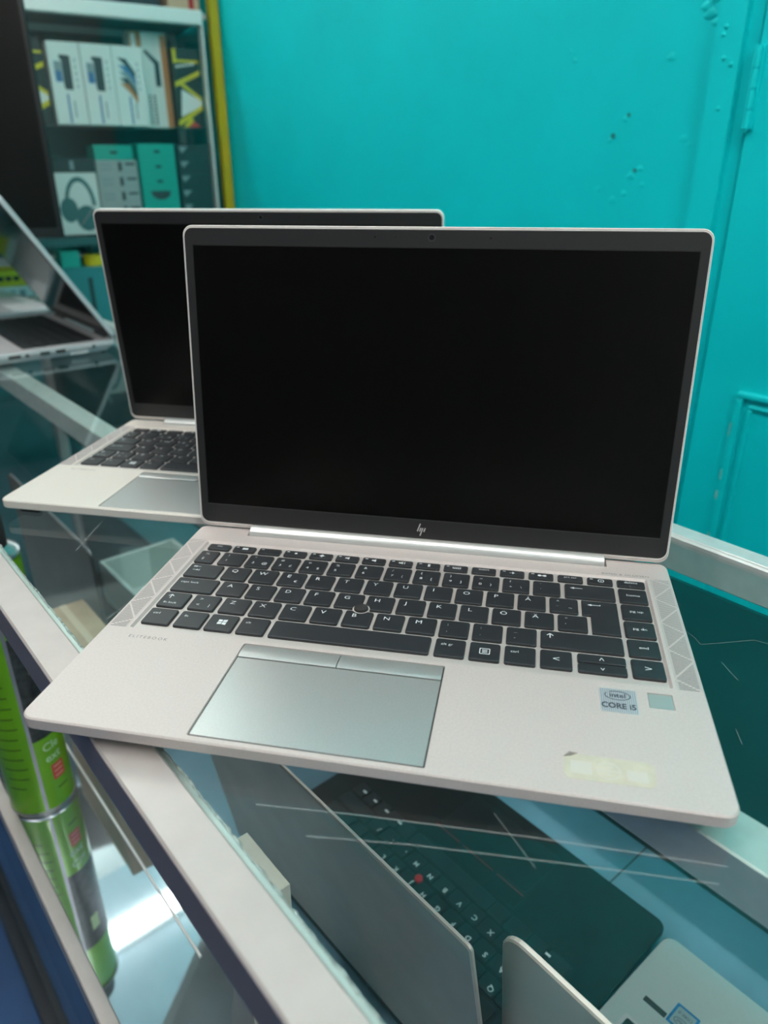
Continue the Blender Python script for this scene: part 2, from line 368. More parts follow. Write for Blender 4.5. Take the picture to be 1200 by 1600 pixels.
def make_elitebook():
    root = thing('laptop', 'x', 'laptop')
    outer = lambda i: rr(-161.5 + i, 161.5 - i, i, 214 - i, max(7 - i, 0.6), 5)
    well = rr(-147.2, 146.6, 80.2, 190.4, 1.0, 2)
    padh = rr(-77.2, 33.4, 3.4, 77.2, 1.0, 2)
    fph = rr(133.3, 145.2, 62.9, 74.6, 0.4, 2)
    slot = rr(-123.2, 123.4, 202.6, 213.4, 0.3, 1)
    base = holed_deck(outer, [well, padh, fph, slot], DZ, DZ - 6.0, 0.8, 1.8, 'base', ALU, root, [1.5, 0.8, 0.7, 5.0])
    MB().box(-145.9, 145.3, 81.5, 189.1, DZ - 1.6, DZ - 1.45).obj('keyboard_tray', TRAYM, root)
    MB().box(-76.9, 33.1, 3.7, 76.9, DZ - 0.85, DZ - 0.7).obj('touchpad_gap', GAP, root)
    MB().box(-76.1, 32.4, 4.4, 64.6, DZ - 0.7, DZ - 0.12, 0.6, 0.15).obj('touchpad', PAD, root)
    for (x0, x1) in ((-76.1, -22.6), (-22.1, 32.4)):
        m = MB(); L = []
        for y, z in ((65.4, -0.7), (65.4, 0.0), (67.0, 0.42), (70.5, 0.5), (74.5, 0.25), (76.6, -0.2), (76.6, -0.7)): L.append((y, DZ + z))
        n = len(L); vs = [(x0, y, z) for y, z in L] + [(x1, y, z) for y, z in L]
        m.add(vs, [(i, (i + 1) % n, n + (i + 1) % n, n + i) for i in range(n)] + [tuple(range(n)), tuple(range(2 * n - 1, n - 1, -1))])
        m.obj('touchpad_button', PAD, root, True)
    MB().box(133.6, 144.9, 63.2, 74.3, DZ - 0.7, DZ - 0.35, 0.3, 0.1).obj('fingerprint_reader', mat('sensor_grey', (0.42, 0.47, 0.46), 0.35, 0.4), root)
    # hinge barrel
    MB().cyl((-121.8, 209.0, DZ - 0.6), (121.8, 209.0, DZ - 0.6), 5.6, 28, c=0.3).obj('hinge', HINGE, root, True)
    MB().box(-123, 123.2, 202.8, 213.2, DZ - 5.2, DZ - 4.8).obj('hinge_gap', GAP, root)
    for (x, y) in ((-145, 14), (145, 14), (-145, 200), (145, 200)): MB().box(x - 9, x + 9, y - 3, y + 3, 0, 2.4, 2.5, 0.4).obj('rubber_foot', RUB, root)
    # speaker grilles with hatched triangles
    for sx in (-1, 1):
        x0, x1 = (-162.2, -148.4) if sx < 0 else (148.4, 160.6)
        if sx < 0: x0 = -160.6
        g = MB().box(x0, x1, 79.6, 191.6, DZ - 0.2, DZ + 0.03).obj('speaker_grille', GRILLE, root)
        zig = []; yy = 79.6; side = 0
        stops = [79.6, 88.5, 105.5, 114.5, 131.5, 141, 158, 167.5, 184, 191.6]
        inner, outr = (x1, x0) if sx < 0 else (x0, x1)
        zz = [(outr if k % 2 == 0 else inner, stops[k]) for k in range(len(stops))]
        ln = MB(); ht = MB()
        for a, b in zip(zz, zz[1:]): ln.line(a, b, 0.75, DZ + 0.07)
        y = 80.3
        while y < 190.5:
            wd = 0.50 * (1 - 0.55 * (y - 80) / 110)
            # split each hatch line where the zigzag crosses it
            xs = [x0 + 0.4, x1 - 0.4]
            for (ax, ay), (bx, by) in zip(zz, zz[1:]):
                if min(ay, by) < y < max(ay, by):
                    t = (y - ay) / (by - ay); xs.append(ax + (bx - ax) * t)
            xs.sort()
            for a, b in zip(xs, xs[1:]):
                if b - a > 2.2: ht.line((a + 0.7, y), (b - 0.7, y), wd, DZ + 0.05)
            y += 1.12
        ht.obj('hatching', HATCH, g); ln.obj('zigzag', ALU, g)
    t = MB(); text_into(t, 'ELITEBOOK', 2.5, -143.2, 72.2, DZ + 0.03, spacing=1.38); t.obj('name_print', GREYTXT, root)
    t = MB(); text_into(t, 'BANG & OLUFSEN', 1.9, 119.4, 193.4, DZ + 0.03, xs=1.25, spacing=1.12); t.obj('name_print', GREYTXT, root)
    # ---- keys: (x0, x1, row, legends)
    tpc = (-22.1, 123.2, 5.0)
    K = []
    def add(x0, x1, row, leg=(), y0=None, y1=None, **kw):
        top = YT[row] if y1 is None else y1; bot = (top - (6.7 if row == 0 else KH)) if y0 is None else y0
        k = make_key(x0, x1, bot, top, root, **kw)
        if leg:
            m = MB()
            for (s, fx, fy, size) in leg:
                if callable(s): s(m, x0, x1, bot, top); continue
                text_into(m, s, size, x0 + fx * 15.7 if fx < 1.5 else (x0 + x1) / 2, bot + fy * (top - bot), DZ + 0.17, 'LEFT' if fx < 1.5 else 'CENTER', xs=1.12)
            m.obj('legend', LEG, k)
        return k
    def letter(c): return ((c, 0.24, 0.69, 3.5),)
    def two(a, b, c=None):
        L = [(a, 0.22, 0.75, 2.5), (b, 0.22, 0.33, 2.5)]
        if c: L.append((c, 0.66, 0.33, 2.5))
        return tuple(L)
    def word(s, size=2.1, fx=0.16, fy=0.68): return ((s, fx, fy, size),)
    def arrow_left(m, x0, x1, b, t):
        y = b + 0.70 * (t - b) if t - b < 20 else t - 4.8; x = x0 + 4.0
        m.line((x, y), (x + 6.2, y), 0.55, DZ + 0.17); m.poly([(x - 1.2, y), (x + 1.2, y - 1.2), (x + 1.2, y + 1.2)], DZ + 0.17)
    def enter_arrow(m, x0, x1, b, t):
        arrow_left(m, x0, x1, b, t); m.line((x0 + 10.1, t - 4.8), (x0 + 10.1, t - 3.6), 0.5, DZ + 0.17)
    def arrow_up(m, x0, x1, b, t):
        x = x0 + 4.6; y = t - 2.4
        m.line((x, y), (x, y - 4.2), 0.55, DZ + 0.17); m.line((x, y), (x - 1.7, y - 1.8), 0.55, DZ + 0.17); m.line((x, y), (x + 1.7, y - 1.8), 0.55, DZ + 0.17)
    def tabs(m, x0, x1, b, t):
        for dy, d in ((3.2, -1), (7.4, 1)):
            x = x0 + 3.2; y = t - dy
            m.line((x, y), (x + 4, y), 0.45, DZ + 0.17); xe = x if d < 0 else x + 4
            m.poly([(xe - 0.9 * d * -1 if d < 0 else xe, y), (xe + (1.4 if d < 0 else -1.4), y + 1.0), (xe + (1.4 if d < 0 else -1.4), y - 1.0)], DZ + 0.17)
            m.line((xe + d * 0.5, y - 1.1), (xe + d * 0.5, y + 1.1), 0.4, DZ + 0.17)
    def windows(m, x0, x1, b, t):
        cx, cy = (x0 + x1) / 2 + 0.2, (b + t) / 2 + 0.4
        for sx in (-1, 1):
            for sy in (-1, 1):
                xa, xb = cx + 0.2 * sx, cx + 2.6 * sx
                gx = 0.16 * sx
                m.poly([(xa, cy + 0.2 * sy), (xb, cy + 0.2 * sy), (xb, cy + (2.5 + gx) * sy), (xa, cy + 2.2 * sy)], DZ + 0.17)
    def menu(m, x0, x1, b, t):
        cx, cy = (x0 + x1) / 2, (b + t) / 2
        for a, c in (((-2.6, -2.4), (2.6, -2.4)), ((2.6, -2.4), (2.6, 2.4)), ((2.6, 2.4), (-2.6, 2.4)), ((-2.6, 2.4), (-2.6, -2.4)), ((-1.4, 1.1), (1.4, 1.1)), ((-1.4, 0), (1.4, 0)), ((-1.4, -1.1), (1.4, -1.1))):
            m.line((cx + a[0], cy + a[1]), (cx + c[0], cy + c[1]), 0.5, DZ + 0.17)
    def icon(kind):
        def f(m, x0, x1, b, t):
            cx, cy = (x0 + x1) / 2 + 0.6, (b + t) / 2 + 0.2; Z = DZ + 0.17
            m.line((x0 + 1.2, t - 1.6), (x0 + 3.0, t - 1.6), 0.8, Z)
            if kind == 'cam': m.line((cx - 2, cy), (cx + 2, cy), 2.4, Z)
            elif kind == 'sun': m.poly(circ(cx, cy, 1.0, 10), Z)
            elif kind == 'sunL': m.poly(circ(cx, cy, 1.3, 10), Z); m.line((cx - 2.2, cy), (cx + 2.2, cy), 0.4, Z); m.line((cx, cy - 2), (cx, cy + 2), 0.4, Z)
            elif kind == 'spk': m.poly([(cx - 2, cy - .7), (cx - .6, cy - .7), (cx + .8, cy - 1.8), (cx + .8, cy + 1.8), (cx - .6, cy + .7), (cx - 2, cy + .7)], Z)
            elif kind == 'spk2': m.poly([(cx - 2, cy - .7), (cx - .6, cy - .7), (cx + .8, cy - 1.8), (cx + .8, cy + 1.8), (cx - .6, cy + .7), (cx - 2, cy + .7)], Z); m.line((cx + 1.9, cy - 1.4), (cx + 1.9, cy + 1.4), 0.5, Z)
            elif kind == 'mic': m.line((cx, cy - 1.6), (cx, cy + 1.6), 1.5, Z)
            elif kind == 'kbd':
                for i in range(5): m.line((cx - 2.4 + i * 1.2, cy - 1), (cx - 2.4 + i * 1.2, cy + 1), 0.5, Z)
                m.line((cx - 2.4, cy - 1), (cx + 2.4, cy - 1), 0.5, Z)
            elif kind == 'air': m.poly([(cx - 2.4, cy - .3), (cx + 2.4, cy), (cx - 2.4, cy + .3)], Z); m.poly([(cx - .6, cy - 1.7), (cx + .9, cy), (cx - .6, cy + 1.7)], Z)
            elif kind == 'key': m.poly(circ(cx - 1.6, cy, 1.2, 10), Z); m.poly(circ(cx + 1.6, cy, 1.2, 10), Z); m.line((cx - 2, cy), (cx + 2, cy), .7, Z)
            elif kind == 'pow':
                for i in range(14):
                    a0, a1 = 2 * math.pi * i / 14, 2 * math.pi * (i + 1) / 14
                    m.line((cx + 1.7 * math.cos(a0), cy + 1.7 * math.sin(a0)), (cx + 1.7 * math.cos(a1), cy + 1.7 * math.sin(a1)), 0.5, Z)
                m.line((cx, cy - .7), (cx, cy + .7), .5, Z)
        return ((f, 0, 0, 0),)
    fl = [word('esc', 2.0, 2), icon('cam'), icon('none'), icon('sun'), icon('sunL'), icon('spk'), icon('spk'), icon('spk2'), icon('mic'), icon('kbd'), word('insert', 1.9, 2), icon('air'), icon('key'), word('prt scr', 1.9, 2), icon('pow'), word('delete', 2.1, 2)]
    for i in range(16):
        x = -142.8 + i * 18.09
        add(x, x + (14.6 if i < 15 else 15.7), 0, fl[i])
    add(-144.2, -132.2, 1, two('½', '§')); num = [('!', '1', None), ('"', '2', '@'), ('#', '3', '£'), ('¤', '4', '$'), ('%', '5', None), ('&', '6', None), ('/', '7', '{'), ('(', '8', '['), (')', '9', ']'), ('=', '0', '}'), ('?', '+', '\\'), ('`', '´', None)]
    for i, (a, b, c) in enumerate(num): add(-128.0 + i * KX, -112.4 + i * KX, 1, two(a, b, c))
    add(96.4, 125.3, 1, ((arrow_left, 0, 0, 0),))
    add(-143.4, -121.6, 2, ((tabs, 0, 0, 0),))
    for i, c in enumerate('QWERTYUIOPÅ'): add(-118.1 + i * KX, -102.5 + i * KX, 2, letter(c) + ((('€', 0.62, 0.3, 2.5),) if c == 'E' else ()))
    add(-118.1 + 11 * KX, -102.5 + 11 * KX, 2, two('^', '¨', '~'))
    add(-143.4, -117.0, 3, word('caps lock', 2.1))
    for i, c in enumerate('ASDFGHJKLÖÄ'): add(-113.5 + i * KX, -97.9 + i * KX, 3, letter(c), circle=tpc if c in 'GH' else None)
    add(-113.5 + 11 * KX, -97.9 + 11 * KX, 3, two('*', "'"))
    def ent(i):
        x0, x1, y0, y1, xm, ym = 105.8 - .5 + i, 125.3 + .5 - i, YT[3] - KH - .5 + i, YT[2] + .5 - i, 110.6 - .5 + i, YT[2] - KH - .5 + i
        return [(x0, ym), (xm, ym), (xm, y0), (x1, y0), (x1, y1), (x0, y1)]
    add(105.8, 125.3, 2, ((enter_arrow, 0, 0, 0),), poly=ent)
    add(-143.4, -127.4, 4, ((arrow_up, 0, 0, 0), ('fn lock', 0.18, 0.25, 2.0)))
    add(-123.6, -108.0, 4, (('>', 0.22, 0.72, 2.6), ('<', 0.22, 0.3, 2.6), ('|', 0.72, 0.3, 2.6)))
    for i, c in enumerate('ZXCVBNM'): add(-104.4 + i * KX, -88.8 + i * KX, 4, letter(c), circle=tpc if c == 'B' else None)
    for i, (a, b) in enumerate(((';', ','), (':', '.'), ('_', '-'))): add(-104.4 + (7 + i) * KX, -88.8 + (7 + i) * KX, 4, two(a, b))
    add(82.2, 125.3, 4, ((arrow_up, 0, 0, 0),))
    add(-143.4, -127.4, 5, word('ctrl')); add(-123.8, -108.2, 5, word('fn')); add(-105.2, -89.4, 5, ((windows, 0, 0, 0),)); add(-86.2, -70.6, 5, word('alt'))
    add(-67.0, 22.4, 5); add(26.0, 41.4, 5, word('alt gr')); add(44.7, 60.1, 5, ((menu, 0, 0, 0),)); add(63.4, 78.8, 5, word('ctrl'))
    add(82.1, 97.7, 5, (('<', 2, 0.5, 4.6),))
    add(101.4, 125.2, 5, (('ʌ', 2, 0.5, 3.4),), YT[5] - 6.4, YT[5]); add(101.4, 125.2, 5, (('v', 2, 0.5, 3.4),), YT[5] - KH, YT[5] - 8.4)
    add(128.7, 144.2, 5, (('>', 2, 0.5, 4.6),))
    for r, s in ((1, 'home'), (2, 'pg up'), (3, 'pg dn'), (4, 'end')): add(128.5, 144.1, r, word(s, 2.3, 2, 0.52))
    tp = MB().lathe(tpc[0], tpc[1], [(4.2, DZ - 1.6), (4.2, DZ + 0.6), (4.0, DZ + 1.1), (3.2, DZ + 1.25), (1.2, DZ + 1.05)], 28).obj('pointing_stick', RUB, root, True)
    MB().lathe(tpc[0], tpc[1], [(5.1, DZ - 1.5), (5.1, DZ - 0.05), (4.3, DZ - 0.05), (4.3, DZ - 1.5)], 28).obj('stick_ring', TRAYM, tp)
    # ---- lid
    lid = MB(); f = lambda i: rr(-161.5 + i, 161.5 - i, 0.2 + i, 203.6 - i, max(6.5 - i, 1.0), 5)
    lid.loft([[(x, y, z) for x, y in f(i)] for i, z in ((0.5, -7.0), (0.0, -6.5), (0.0, -0.5), (0.35, 0.0))])
    lid = lid.obj('lid', ALU, root)
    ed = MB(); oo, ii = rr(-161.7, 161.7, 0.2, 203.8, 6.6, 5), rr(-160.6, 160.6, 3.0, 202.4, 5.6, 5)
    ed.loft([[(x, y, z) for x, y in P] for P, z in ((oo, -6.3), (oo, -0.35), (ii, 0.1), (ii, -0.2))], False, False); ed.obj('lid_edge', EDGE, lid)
    bz = MB(); g = lambda i: rr(-160.3 + i, 160.3 - i, 3.4 + i, 202.0 - i, max(5.2 - i, 1.0), 5)
    bz.loft([[(x, y, -0.4) for x, y in g(0)], [(x, y, 0.25) for x, y in g(0)], [(x, y, 0.45) for x, y in g(0.25)]]); bz = bz.obj('bezel', BEZ, lid)
    fr = MB().box(-155.2, 155.4, 16.8, 192.0, 0.44, 0.50).obj('screen_surround', mat('screen_edge', (0.003, 0.003, 0.003), 0.6), lid)
    MB().box(-154.7, 154.9, 17.5, 191.4, 0.44, 0.52).obj('screen', SCR, lid)
    MB().box(-154.9, 155.1, 16.6, 17.3, 0.44, 0.62).obj('screen_lip', mat('screen_lip_grey', (0.035, 0.035, 0.036), 0.4), lid)
    wc = MB().lathe(0.3, 197.6, [(2.5, 0.44), (2.5, 0.52), (2.1, 0.55), (2.0, 0.5)], 24).obj('webcam', mat('webcam_ring', (0.035, 0.035, 0.037), 0.4), lid)
    MB().lathe(0.3, 197.6, [(1.8, 0.44), (1.8, 0.56), (0.6, 0.6)], 20).obj('lens', LENS, lid) if False else None
    MB().lathe(0.3, 197.6, [(1.5, 0.44), (1.5, 0.56), (0.4, 0.58)], 18).obj('webcam_lens', LENS, lid)
    for x in (-34.9, -22.0, 35.8): MB().poly(circ(x, 197.6, 0.55 if x != -22 else 0.35, 10), 0.47).obj('microphone_hole', SCR, lid)
    lg = MB()
    for a, b in (((-2.7, 8.6), (-0.75, 14.2)), ((-1.15, 8.6), (-0.2, 11.3)), ((-0.75, 5.6), (1.05, 11.2)), ((1.75, 8.5), (2.75, 11.3))): lg.line(a, b, 0.75, 0.48, 0.06)
    lg.obj('logo', LOGO, lid)
    lid.location = (0, 0.21143, (DZ + 1.19) / 1000)
    return root, lid
def set_lid(lid, deg): lid.rotation_euler = (R(90 - deg), 0, 0)
front, lid = make_elitebook()
front['label'] = 'large open silver laptop in front, with cream sticker and blank black screen'
front.rotation_euler = (0, 0, R(38.8)); set_lid(lid, 6.52)
GRP = 'open silver laptops of the same model on the counter'
front['group'] = GRP
lap2 = copy_tree(front); lap2['label'] = 'open silver laptop standing behind the larger one, its right half hidden'
lap2.location = (-0.2807, 0.0643, H); lap2.rotation_euler = (0, 0, R(38.8 - 0.2))
for ch in lap2.children:
    if ch.name.startswith('lid'): set_lid(ch, -3.9)
    if ch.name.startswith('base'):
        ch.data = ch.data.copy(); ch.data.materials.clear(); ch.data.materials.append(ALU_L)
# stickers on the front laptop only
st = MB(); st.box(110.3, 128.0, 56.3, 74.4, DZ, DZ + 0.08, 0.6); st = st.obj('processor_sticker', STK_B, front)
m = MB()
for i in range(17): m.line((111.2 + i, 56.6), (111.2 + i, 74.1), 0.27, DZ + 0.10)
m.obj('stripes', STK_L, st)
m = MB()
for i in range(36):
    a0, a1 = 2 * math.pi * i / 36, 2 * math.pi * (i + 1) / 36
    if 2.2 < a0 < 2.45: continue
    m.line((118.9 + 6.0 * math.cos(a0), 69.2 + 3.3 * math.sin(a0)), (118.9 + 6.0 * math.cos(a1), 69.2 + 3.3 * math.sin(a1)), 0.5, DZ + 0.14)
text_into(m, 'intel', 3.3, 118.9, 69.2, DZ + 0.14, 'CENTER', bold=0.1); text_into(m, 'CORE i5', 4.0, 118.9, 61.2, DZ + 0.14, 'CENTER', xs=0.82, bold=0.18)
m.obj('print', STK_T, st)
st = MB(); st.poly([(94.5, 24.3), (92.3, 21.5), (92.0, 12.0), (93.8, 9.4), (128.0, 9.8), (130.0, 11.8), (130.6, 22.6), (128.6, 24.6), (100, 24.6)], DZ, 0.08); st = st.obj('worn_sticker', STK_Y, front)
m = MB(); m.box(95, 104, 13, 20.5, DZ + .06, DZ + .10).box(118.5, 127, 12.4, 18.6, DZ + .06, DZ + .11); m.obj('pale_panel', STK_W, st)
m = MB()
for i in range(28):
    a0, a1 = 2 * math.pi * i / 28, 2 * math.pi * (i + 1) / 28
    m.line((111 + 4.8 * math.cos(a0), 16.6 + 4.8 * math.sin(a0)), (111 + 4.8 * math.cos(a1), 16.6 + 4.8 * math.sin(a1)), 0.7, DZ + .12)
m.line((106.2, 16.6), (115.8, 16.6), 0.9, DZ + .12); m.line((109.5, 18.6), (112.5, 18.6), 0.9, DZ + .12); m.line((110.2, 14.4), (111.8, 14.4), 1.0, DZ + .12)
for a, b in (((96, 14), (103, 14)), ((103, 14), (103, 19.6)), ((103, 19.6), (96, 19.6)), ((96, 19.6), (96, 14)), ((98, 15), (99.5, 18)), ((99.5, 18), (101, 15))): m.line(a, b, 0.4, DZ + .13)
m.obj('emblem', STK_W, st)
m = MB(); m.poly([(92.2, 22.2), (94.6, 25.4), (98.2, 25.0), (95.5, 23.2)], DZ + 0.07, 0.25); m.obj('lifted_corner', mat('dirty_grey', (0.22, 0.19, 0.17), 0.8, noise=0.4, nscale=500), st)

# ------------------------------------------------------------------ generic laptop used for the others
def laptop(label, loc, rz, W, D, hb, tilt, mb_, mk, ml, lidD=None, mscr=SCR, group=None, thick=7.0, lr=9, edge=None, rows=True, keymat=KEY, keyz=0.0, kx0=None, ky0=None):
    root = thing('laptop', label, 'laptop', loc, rz, group)
    o = lambda i: rr(-W / 2 + i, W / 2 - i, i, D - i, max(10 - i, 1), 5)
    MB().loft([[(x, y, z) for x, y in o(i)] for i, z in ((12, 1.5), (1.0, hb - 7), (0, hb - 5), (0, hb - 0.7), (0.7, hb))]).obj('base', mb_, root)
    for sx in (-1, 1):
        for y in (16, D - 16): MB().box(sx * (W / 2 - 22) - 8, sx * (W / 2 - 22) + 8, y - 3, y + 3, 0, 3, 2, 0.3).obj('rubber_foot', RUB, root)
    kw = 14.75 * 18.7; x0 = -kw / 2 if kx0 is None else kx0; y0 = D - 128 if ky0 is None else ky0
    MB().box(x0 - 2, x0 + kw + 2, y0 - 2, y0 + 18.5 * 5 + 12, hb - 0.3, hb + 0.15, 2).obj('keyboard_tray', mk, root)
    if rows:
        rw = [[1.25, 1, 1.25, 1, 5.5, 1, 1, 0.9, 0.9, 0.95], [2.25] + [1] * 10 + [2.5], [1.75] + [1] * 11 + [2.0], [1.5] + [1] * 12 + [1.25], [1] * 13 + [1.75], [1.0] * 14 + [0.75]]
        for r, ws in enumerate(rw):
            x = x0; hh = 16.2 if r < 5 else 9.0
            for w_ in ws:
                a, b, c, d = x + 1.2, x + w_ * 18.7 - 1.2, y0 + r * 18.5 + 1, y0 + r * 18.5 + hh
                MB().loft([[(p, q, z) for p, q in rr(a + i, b - i, c + i, d - i, 1.5, 2)] for i, z in ((0, hb), (0.1, hb + 1.1), (0.7, hb + 1.5))]).obj('key', keymat, root)
                x += w_ * 18.7
    L = lidD or D - 6
    ld = MB(); f = lambda i: rr(-W / 2 + i, W / 2 - i, 1 + i, L - i, max(lr - i, 1), 6)
    ld.loft([[(x, y, z) for x, y in f(i)] for i, z in ((1.2, -thick), (0.0, -thick + 1.0), (0.0, -0.6), (0.5, 0.0))]); ld = ld.obj('lid', ml, root)
    MB().box(-W / 2 + 1.5, W / 2 - 1.5, 4, L - 2, -0.2, 0.4, max(lr - 2, 1)).obj('bezel', BEZ, ld)
    MB().box(-W / 2 + 8, W / 2 - 8, 20, L - 12, 0.3, 0.5).obj('screen', mscr, ld)
    ld.location = (0, (D - 3) / 1000, (hb + 1) / 1000); set_lid(ld, tilt)
    MB().cyl((-W / 2 + 30, D - 3, hb - 1), (-W / 2 + 80, D - 3, hb - 1), 4.5, 14).cyl((W / 2 - 80, D - 3, hb - 1), (W / 2 - 30, D - 3, hb - 1), 4.5, 14).obj('hinge', BEZ, root)
    return root, ld
GLOSSY = mat('glossy_screen', (0.02, 0.019, 0.02), 0.08, 0.0, 1.0)
LIDG = mat('lid_grey_metal', (0.50, 0.425, 0.39), 0.36, 0.3, noise=0.12, nscale=18)
BLK = mat('laptop_black', (0.006, 0.007, 0.008), 0.5, noise=0.2, nscale=40)
SILV = mat('laptop_silver', (0.55, 0.60, 0.60), 0.4, 0.35, noise=0.04, nscale=900)
SILW = mat('laptop_pale_silver', (0.66, 0.64, 0.66), 0.4, 0.3)
# third: seen from its side at the left of the counter (right hinge corner at -935, 270)
a3 = R(-1.58); c3, s3 = math.cos(a3), math.sin(a3); W3, D3 = 318.0, 240.0
px, py = -935.5 - c3 * W3 / 2 + s3 * D3, 269.7 - s3 * W3 / 2 - c3 * D3
lap3, lid3 = laptop('half closed silver laptop on the left of the counter, side ports showing', (px, py, 0), a3, W3, D3, 17.5, -31.8, SILW, mat('keyboard_tray_black', (0.012, 0.012, 0.013), 0.5), SILW, 240, GLOSSY)
xr = W3 / 2
for y, wd, z, hh in ((60, 10, 10.5, 3.5), (85, 17, 10.5, 4.5), (108, 5, 10.5, 4), (128, 14, 10.5, 5.0), (150, 14, 10.5, 5.0), (203, 5, 11, 4.5)):
    MB().box(xr - 0.6, xr + 0.15, y, y + wd, z - hh / 2 + 1, z + hh / 2 + 1, 0, 0.05).obj('port', GAP, lap3)
MB().box(xr - 2, xr + 0.3, 170, 196, 4, 7.5, 0, 0.1).obj('port', SILW, lap3)
# fourth: pale laptop beyond it, opened nearly flat, front edge towards the teal wall
lap4, lid4 = laptop('pale silver laptop opened flat at the far left end of the counter', (-1341 - 140, 304, 0), R(180), 280, 200, 14, 78, SILW, mat('keyboard_tray_grey', (0.30, 0.30, 0.31), 0.5), SILW, 190, rows=False, keymat=SILW)
MB().box(-48, 52, 22, 74, 13.8, 14.15, 3).obj('touchpad', mat('touchpad_grey', (0.36, 0.36, 0.38), 0.4), lap4)

# ================================================================== INSIDE THE COUNTER
S0 = SH - 3.0
bl, blid = laptop('half open black laptop with a grey lid and red pointing stick, under the glass', (-146, 322, S0), R(180 + 1.2), 336, 232, 20, 9.4, BLK, BLK, LIDG, 226, thick=3.0, lr=4, kx0=-137, ky0=94)
lm_ = MB(); LZ = 21.6
for i, c in enumerate('ZXCVBNM'): text_into(lm_, c, 5.0, -137 + 2.25 * 18.7 + i * 18.7 + 3.5, 94 + 18.5 + 10.5, LZ, bold=0.1)
for i, c in enumerate('ASDFGHJKL'): text_into(lm_, c, 5.0, -137 + 1.75 * 18.7 + i * 18.7 + 3.5, 94 + 37 + 10.5, LZ, bold=0.1)
for i, c in enumerate('QWERTYUIOP'): text_into(lm_, c, 5.0, -137 + 1.5 * 18.7 + i * 18.7 + 3.5, 94 + 55.5 + 10.5, LZ, bold=0.1)
for i, c in enumerate((',', '.', '/')): text_into(lm_, c, 5.0, -137 + 9.25 * 18.7 + i * 18.7 + 3.5, 94 + 18.5 + 10.5, LZ, bold=0.1)
for x in (-118, 68, 88, 106, 123): lm_.line((x, 102), (x + 5, 102), 2.2, LZ)
lm_.obj('legends', LEG, bl)
RED = mat('stick_red', (0.55, 0.02, 0.03), 0.5)
MB().lathe(10, 94 + 37 + 2, [(4, 20.2), (4, 23), (3, 24), (1, 24)], 20).obj('pointing_stick', RED, bl, True)
for (xa, xb) in ((-68, -32), (-31, 11), (12, 48)):
    q = MB().box(xa, xb, 72, 90, 19.9, 20.6, 1, 0.2).obj('touchpad_button', BLK, bl)
    MB().box(xa + 2, xb - 2, 72.6, 74, 20.5, 20.8).obj('stripe', mat('stripe_dull_red', (0.16, 0.03, 0.03), 0.5), q)
MB().box(-65, 45, 14, 70, 19.9, 20.3, 3, 0.1).obj('touchpad', mat('touchpad_black', (0.014, 0.018, 0.02), 0.35), bl)
sv, slid = laptop('half open silver laptop with round corners and blue processor sticker, under the glass', (180, 320, S0), R(180), 309, 216, 18, 4.8, SILV, SILW, mat('lid_pale_grey_metal', (0.74, 0.59, 0.52), 0.36, 0.3, noise=0.06, nscale=14), 216, thick=4.0, lr=16)
MB().box(118, 137, 62, 67, 17.6, 18.1, 0.5).obj('fingerprint_reader', GAP, sv)
q = MB().box(98, 117, 47, 67, 17.9, 18.12, 1).obj('processor_sticker', mat('sticker_blue', (0.03, 0.22, 0.50), 0.3, 0.3, noise=0.4, nscale=300), sv)
q2 = MB().box(100, 115, 49, 65, 18.1, 18.2, 1).obj('face', mat('sticker_grey', (0.35, 0.42, 0.46), 0.35, 0.3), q)
m = MB(); text_into(m, 'intel', 3.0, 107.5, 60.5, 18.25, 'CENTER'); text_into(m, 'CORE i5', 2.4, 107.5, 53.5, 18.25, 'CENTER')
for i in range(28):
    a0, a1 = 2 * math.pi * i / 28, 2 * math.pi * (i + 1) / 28
    m.line((107.5 + 5.6 * math.cos(a0), 60.5 + 2.9 * math.sin(a0)), (107.5 + 5.6 * math.cos(a1), 60.5 + 2.9 * math.sin(a1)), 0.45, 18.25)
m.obj('print', STK_T, q)
lf, llid = laptop('half open grey laptop under the glass at the left, beside a cardboard box', (-600 - 165, 312, S0), R(180), 330, 232, 20, 0.5, BLK, BLK, mat('lid_dark_grey', (0.10, 0.105, 0.11), 0.35, 0.6, noise=0.2, nscale=16), 205, thick=4.0)
CARD = mat('cardboard', (0.40, 0.30, 0.20), 0.8, noise=0.1, nscale=30)
cb = thing('cardboard_box', 'brown cardboard box under the glass in front of the grey laptop lid', 'box', (-560, 22, S0), R(0))
MB().box(-85, 85, 0, 50, 0, 145, 0, 0.6).obj('carton', CARD, cb)
MB().box(-85.2, 85.2, 21, 29, 144.5, 145.3).obj('tape', mat('tape_brown', (0.45, 0.36, 0.24), 0.3), cb)
cb = thing('paper_carton', 'narrow cream carton standing under the glass along the front rail', 'box', (-124, 15, S0), 0)
MB().box(-27, 27, -6, 6, 0, 205, 0, 0.6).obj('carton_body', mat('carton_cream', (0.74, 0.70, 0.60), 0.7, noise=0.06, nscale=30), cb)
cb = thing('storage_tray', 'mint white plastic tray under the glass lying on the grey laptop behind the cardboard box', 'tray', (-765, 215, S0 + 22), R(0))
MB().box(-70, 70, -60, 60, 0, 6, 4, 0.5).obj('tray_floor', mat('tray_mint', (0.55, 0.68, 0.65), 0.5), cb)
MB().box(-70, 70, 54, 60, 6, 68, 0, 0.5).box(-70, 70, -60, -54, 6, 68, 0, 0.5).box(-70, -64, -54, 54, 6, 68, 0, 0.5).box(64, 70, -54, 54, 6, 68, 0, 0.5).obj('tray_side', MATS['tray_mint'], cb)
